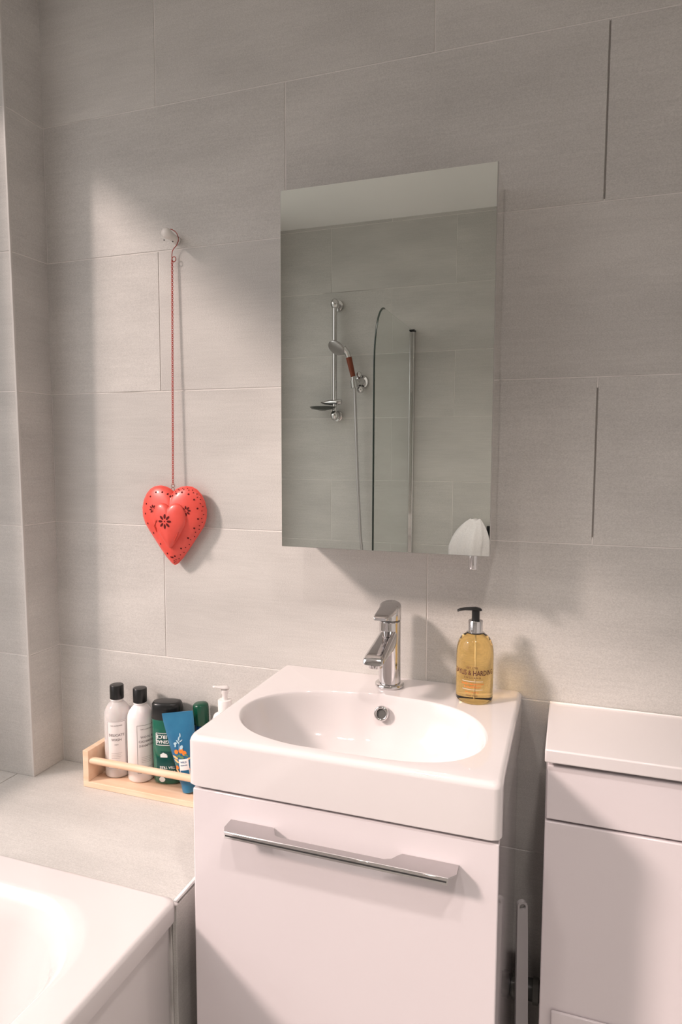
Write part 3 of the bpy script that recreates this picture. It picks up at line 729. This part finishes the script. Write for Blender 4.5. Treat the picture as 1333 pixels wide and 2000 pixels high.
# small heart shaped door
IS = .47; DC = (-.006, .079)
IN = [((x * IS * 1.13) - .000 - .009 * (z - .08), (z - .083) * .575 + .086) for x, z in heart_outline()]
IC = (-.000, .096)
bm = bmesh.new(); heart_shell(bm, IN, IC, .0105, -.0195, back=False)
dd = link('heart_door', bm, REDTIN, heart, smooth=60)
RIN = radial_fn(IN, IC)
surf = lambda x, z: (x, -puff(RAD(x, z), .021) - .0005, z)
insurf = lambda x, z: (x, -.0195 - puff(RIN(x, z), .0105) - .0005, z)
bm = bmesh.new()
n = len(OUT)
def at_scale(i, s): x, z = OUT[int(i) % n]; return HC[0] + (x - HC[0]) * s, HC[1] + (z - HC[1]) * s
for i in range(2, n, 3):                      # row of holes all round
    x, z = at_scale(i, .83)
    if RIN(x, z) > 1.12: blob(bm, x, z, .0021, .0021, surf, n=8)
for i in range(4, n // 2, 2):                 # finer double row on the right side
    for s in (.915, .955):
        x, z = at_scale(i + (1 if s > .93 else 0), s); blob(bm, x, z, .0012, .0012, surf, n=6)
def flower(bm, cx, cz, r0, r1, wd, k, fn, ph=0):
    for j in range(k):
        a = ph + 2 * PI * j / k; m_ = (r0 + r1) / 2; blob(bm, cx + m_ * math.cos(a), cz + m_ * math.sin(a), (r1 - r0) / 2, wd, fn, a, 10)
    blob(bm, cx, cz, wd * .6, wd * .6, fn, n=6)
flower(bm, -.043, .121, .003, .0100, .0018, 8, surf, .2); flower(bm, .0405, .119, .0035, .0110, .0020, 8, surf, .1)
link('pierced_holes', bm, HOLE, heart)['kind'] = 'stuff'
bm = bmesh.new(); flower(bm, -.005, .096, .0055, .0165, .0026, 8, insurf, 0); link('pierced_flower', bm, HOLE, dd)
bm = bmesh.new(); tube(bm, [(-.0235, -.026, .100), (-.0275, -.027, .097), (-.031, -.0255, .091), (-.0355, -.0235, .084)], [.0012, .0026, .0012, .0012], 8)
tube(bm, [(-.0345, -.0225, .086), (-.0380, -.0215, .0835)], .0011, 8); tube(bm, [(-.0345, -.0225, .083), (-.0300, -.0225, .0705)], [.0022, .0008], 8)
link('door_catch', bm, REDDARK, heart, smooth=True)
bm = bmesh.new(); tube(bm, [(.0245, -.0265, .0690), (.0170, -.0265, .0545)], .0019, 8); tube(bm, [(.0262, -.0262, .073), (.0145, -.0262, .0500)], .0008, 6)
link('hinge', bm, REDDARK, heart, smooth=True)
# rings, chain, hook
def torus_pts(c, r, ax, n=16, sx=1):
    c = Vector(c); return [c + (Vector((r * sx * math.cos(2 * PI * i / n), 0, r * math.sin(2 * PI * i / n))) if ax == 0 else Vector((0, r * sx * math.cos(2 * PI * i / n), r * math.sin(2 * PI * i / n)))) for i in range(n)]
def torus(bm, c, r, rr, ax, n=16, k=6, sx=1):
    P = torus_pts(c, r, ax, n, sx); R = []
    cc = Vector(c); yv = Vector((0, 1, 0)) if ax == 0 else Vector((1, 0, 0))
    for p in P:
        d = (p - cc).normalized(); R.append([p + rr * (d * math.cos(2 * PI * q / k) + yv * math.sin(2 * PI * q / k)) for q in range(k)])
    R.append(R[0]); rings(bm, R, False, False)
bm = bmesh.new(); torus(bm, (-.003, .001, .1635), .0050, .0006, 0, sx=.85); link('hanging_ring', bm, BRONZE, heart, smooth='all')
bm = bmesh.new(); torus(bm, (-.003, .002, .1720), .0042, .0006, 0); link('hanging_ring', bm, BRONZE, heart, smooth='all')
bm = bmesh.new(); ztop = .880 - .2205; zbot = .1750; N = 116
for i in range(N):
    z = zbot + (ztop - .004 - zbot) * (i + .5) / N; torus(bm, (-.003 + .0024 * (z - zbot) / (ztop - zbot), .002 + .0085 * (z - zbot) / (ztop - zbot), z), .0031, .0007, i % 2, 8, 4, sx=.75)
bmesh.ops.remove_doubles(bm, verts=bm.verts[:], dist=1e-6)
ch = link('chain', bm, REDDARK, heart, smooth='all'); ch['kind'] = 'stuff'
bm = bmesh.new(); xh = -.0006
loop = [(xh + .0045 - .0048 * math.cos(a), .0105, ztop - .003 - .0048 * math.sin(a) * 1.1) for a in [2 * PI * i / 14 for i in range(15)]]
hk = [(xh, .0105, ztop - .003), (xh - .0004, .0105, ztop + .006), (xh + .0008, .0105, ztop + .014), (xh + .005, .0105, ztop + .0195), (xh + .0115, .0105, ztop + .025), (xh + .0158, .0105, ztop + .033), (xh + .0162, .0105, ztop + .041), (xh + .0130, .0105, ztop + .049),
      (xh + .008, .0105, ztop + .0545), (xh + .0020, .0105, ztop + .0585), (xh - .003, .0105, ztop + .0600)]
tube(bm, loop[::-1] + hk[1:], .0009, 8); link('wire_hook', bm, mat('red_brown_wire', (.33, .05, .035), .4, metal=.4), heart, smooth='all')

# ------------------------------------------------------------------ added fill lamps out of view, built as recessed downlights
def downlight(x, y, label, power):  # unseen lamp, added to lift the shadows on the low fronts
    t = empty('fill_downlight', (x, y, ZC)); tag(t, label, 'fill light')
    link('lamp_rim', lathe([(.034, -.0005), (.045, -.0005), (.045, -.004), (.040, -.007), (.034, -.005)], 40, cap=False), CHROME, t, smooth=True)
    m = bpy.data.materials.new('lamp_glass'); m.use_nodes = True; nt = m.node_tree; nt.nodes.remove(nt.nodes['Principled BSDF'])
    e = nt.nodes.new('ShaderNodeEmission'); e.inputs[0].default_value = (1, .88, .80, 1); e.inputs[1].default_value = 12
    nt.links.new(e.outputs[0], nt.nodes['Material Output'].inputs[0])
    link('lamp_face', lathe([(.0335, -.003), (.0335, -.0015)], 32), m, t)
    ld = bpy.data.lights.new('spot', 'SPOT'); ld.energy = power; ld.spot_size = math.radians(112); ld.spot_blend = 1.0; ld.shadow_soft_size = .05; ld.color = (1, .89, .84)
    lo = bpy.data.objects.new('spot', ld); COL.objects.link(lo); lo.parent = t; lo.location = (0, 0, -.02)
downlight(.98, -1.15, 'unseen chrome-rimmed ceiling downlight added as shadow fill, nearer the cistern side', 58)
downlight(.38, -1.18, 'unseen chrome-rimmed ceiling downlight added as shadow fill, nearer the bath and window', 44)

# ------------------------------------------------------------------ things on the wall behind the camera (seen in the mirror)
YW = YB
# shower riser rail
sr = empty('shower_rail', (-.222, YW, .655)); tag(sr, 'vertical chrome shower rail with soap dish, seen in the mirror', 'shower rail')
link('rail', TB([(0, .052, -.01), (0, .052, .533)], .0105, 24), CHROME, sr, smooth=True)
for z in (-.004, .520):
    bm = bmesh.new(); tube(bm, [(0, .001, z), (0, .010, z), (0, .012, z)], [.026, .026, .022], 28); tube(bm, [(0, .012, z), (0, .052, z)], .011, 20)
    bmesh.ops.create_uvsphere(bm, u_segments=24, v_segments=12, radius=.0215, matrix=Matrix.Translation((0, .052, z)) @ Matrix.Diagonal((.95, .95, 1.15, 1)))
    link('wall_bracket', bm, CHROME, sr, smooth=True)
bm = bmesh.new(); tube(bm, [(.034, .052, .060), (.020, .052, .060), (-.020, .052, .058), (-.050, .058, .057), (-.066, .066, .059)], [.012, .0145, .0135, .008, .003], 20); link('slider_clamp', bm, CHROME, sr, smooth=True)
bm = lathe([(.010, .000), (.050, .008), (.060, .018), (.058, .019), (.045, .011), (.0, .006)], 32, c=(-.052, .075, .018), sx=1.1, sy=.8); link('soap_dish', bm, mat('smoked_dish', (.10, .11, .10), .1, trans=.3), sr, smooth=True)
# handset in its wall bracket, with hose
hs_ = empty('shower_handset', (-.118, YW, .80)); tag(hs_, 'chrome hand shower with brown grip docked in a wall bracket, seen in the mirror', 'hand shower')
bm = bmesh.new(); tube(bm, [(0.018, .001, .01), (0.018, .010, .01)], [.034, .030], 24); tube(bm, [(0.018, .008, .01), (.012, .045, .005), (0, .062, 0)], [.020, .017, .0145], 20)
bmesh.ops.create_uvsphere(bm, u_segments=20, v_segments=10, radius=.018, matrix=Matrix.Translation((.020, .035, -.028)))
bmesh.ops.create_uvsphere(bm, u_segments=20, v_segments=10, radius=.014, matrix=Matrix.Translation((.014, .040, .042)))
link('wall_outlet', bm, CHROME, hs_, smooth=True)
link('holder_cup', TB([(.000, .064, -.022), (-.004, .066, .012)], .0165, 24), CHROME, hs_, smooth=True)
link('grip', TB([(-.006, .068, .030), (-.024, .080, .118)], [.0115, .0140], 24), BROWN, hs_, smooth=True)
link('handle_neck', TB([(-.004, .067, .010), (-.006, .068, .031)], .0105, 20), CHROME, hs_, smooth=True)
bm = bmesh.new(); tube(bm, [(-.024, .080, .118), (-.030, .086, .140), (-.046, .098, .160)], [.0125, .013, .016], 20)
link('head_neck', bm, CHROME, hs_, smooth=True)
bm = lathe([(.010, .022), (.030, .017), (.041, .009), (.043, .002), (.041, -.002), (.036, -.004), (0.001, -.0045)], 36)
bmesh.ops.transform(bm, verts=bm.verts[:], matrix=Matrix.Translation((-.078, .108, .158)) @ Euler((math.radians(38), math.radians(22), 0)).to_matrix().to_4x4())
link('spray_head', bm, SATIN, hs_, smooth=True)
bm = bmesh.new(); P = [(.000, .063, -.022), (.003, .062, -.10), (.008, .060, -.25), (.016, .060, -.45), (.030, .060, -.70), (.050, .060, -.90), (.075, .058, -1.02)]
PP = []
for a, b_ in zip(P, P[1:]):
    for k in range(14): PP.append(Vector(a).lerp(Vector(b_), k / 14))
tube(bm, PP, [.0072 if i % 2 else .0064 for i in range(len(PP))], 12); link('hose', bm, SATIN, hs_, smooth=True)
# glass bath screen
GX = .145
sc = empty('bath_screen', (GX, YW, ZB)); tag(sc, 'frameless curved-top glass bath screen with chrome wall profile, seen in the mirror', 'shower screen')
ZT = 1.037 - ZB; ye, yt = .640, .500
P = [(.022, .012), (.022, ZT)]
P += [(yt + (ye - yt) * math.sin(PI / 2 * i / 14), ZT - .235 + .235 * math.cos(PI / 2 * i / 14)) for i in range(15)]
P += [(ye, .012)]
bm = bmesh.new(); rings(bm, [[(-.003, y, z) for y, z in P], [(.003, y, z) for y, z in P]]); link('glass_pane', bm, GLASSM, sc)
bm = bmesh.new()
tube(bm, [(0, y, z) for y, z in P[2:]], .0036, 6); link('edge_seal', bm, mat('dark_edge', (.02, .03, .025), .2), sc, smooth=True)
link('wall_profile', BX((-.014, .001, .004), (.014, .030, ZT - .006)), CHROME, sc, bev=.004)
link('profile_cap', BX((-.015, .001, ZT - .0058), (.015, .031, ZT + .002)), BLACK, sc, bev=.001)
# towel over a hook
tw = empty('hanging_towel', (.430, YW, -.34)); tag(tw, 'white towel bunched over a dark wall hook, at the mirror bottom corner', 'towel')
bm = bmesh.new(); R = []; n = 64
for k in range(34):
    t = k / 33; z = .512 - .50 * t ** 1.15
    h_ = min(1, t * 3.2); wdt = .024 + .060 * min(1, h_ * 1.05) + .012 * math.sin(PI * h_) + .014 * t; dep = .014 + .046 * math.sin(min(1, t * 3) * PI / 2)
    row = []
    for i in range(n):
        a = 2 * PI * i / n; c, s = math.cos(a), math.sin(a)
        rip = 1 + .10 * math.sin(5 * a + 2.2 * t + .6) * min(1, t * 3) + .05 * math.sin(11 * a - 3 * t)
        row.append((.028 * (1 - h_) * (1 - t) + wdt * rip * c, .066 + dep * rip * s + .004 * math.sin(9 * t), z + .006 * math.sin(3 * a)))
    R.append(row)
rings(bm, R); link('cloth', bm, TOWEL, tw, smooth='all')
wh = empty('wall_hook', (.545, YW, .105)); tag(wh, 'black and chrome wall hook beside the white towel, at the mirror edge', 'hook')
link('hook_plate', BX((-.042, .001, -.035), (.020, .012, .035)), BLACK, wh, bev=.003)
link('hook_arm', TB([(-.005, .012, .01), (-.005, .05, .0), (-.005, .062, .012), (-.005, .064, .03)], [.008, .007, .007, .008], 14), CHROME, wh, smooth=True)

for o in bpy.data.objects:                    # lettering and dots too small to pick apart singly
    if o.type == 'MESH' and o.name.split('.')[0] in ('dark_lettering', 'orange_lettering', 'printed_rules', 'label_print', 'fruit_print', 'blossom_print', 'flower_print', 'leaf_print', 'pierced_flower'):
        o['kind'] = 'stuff'
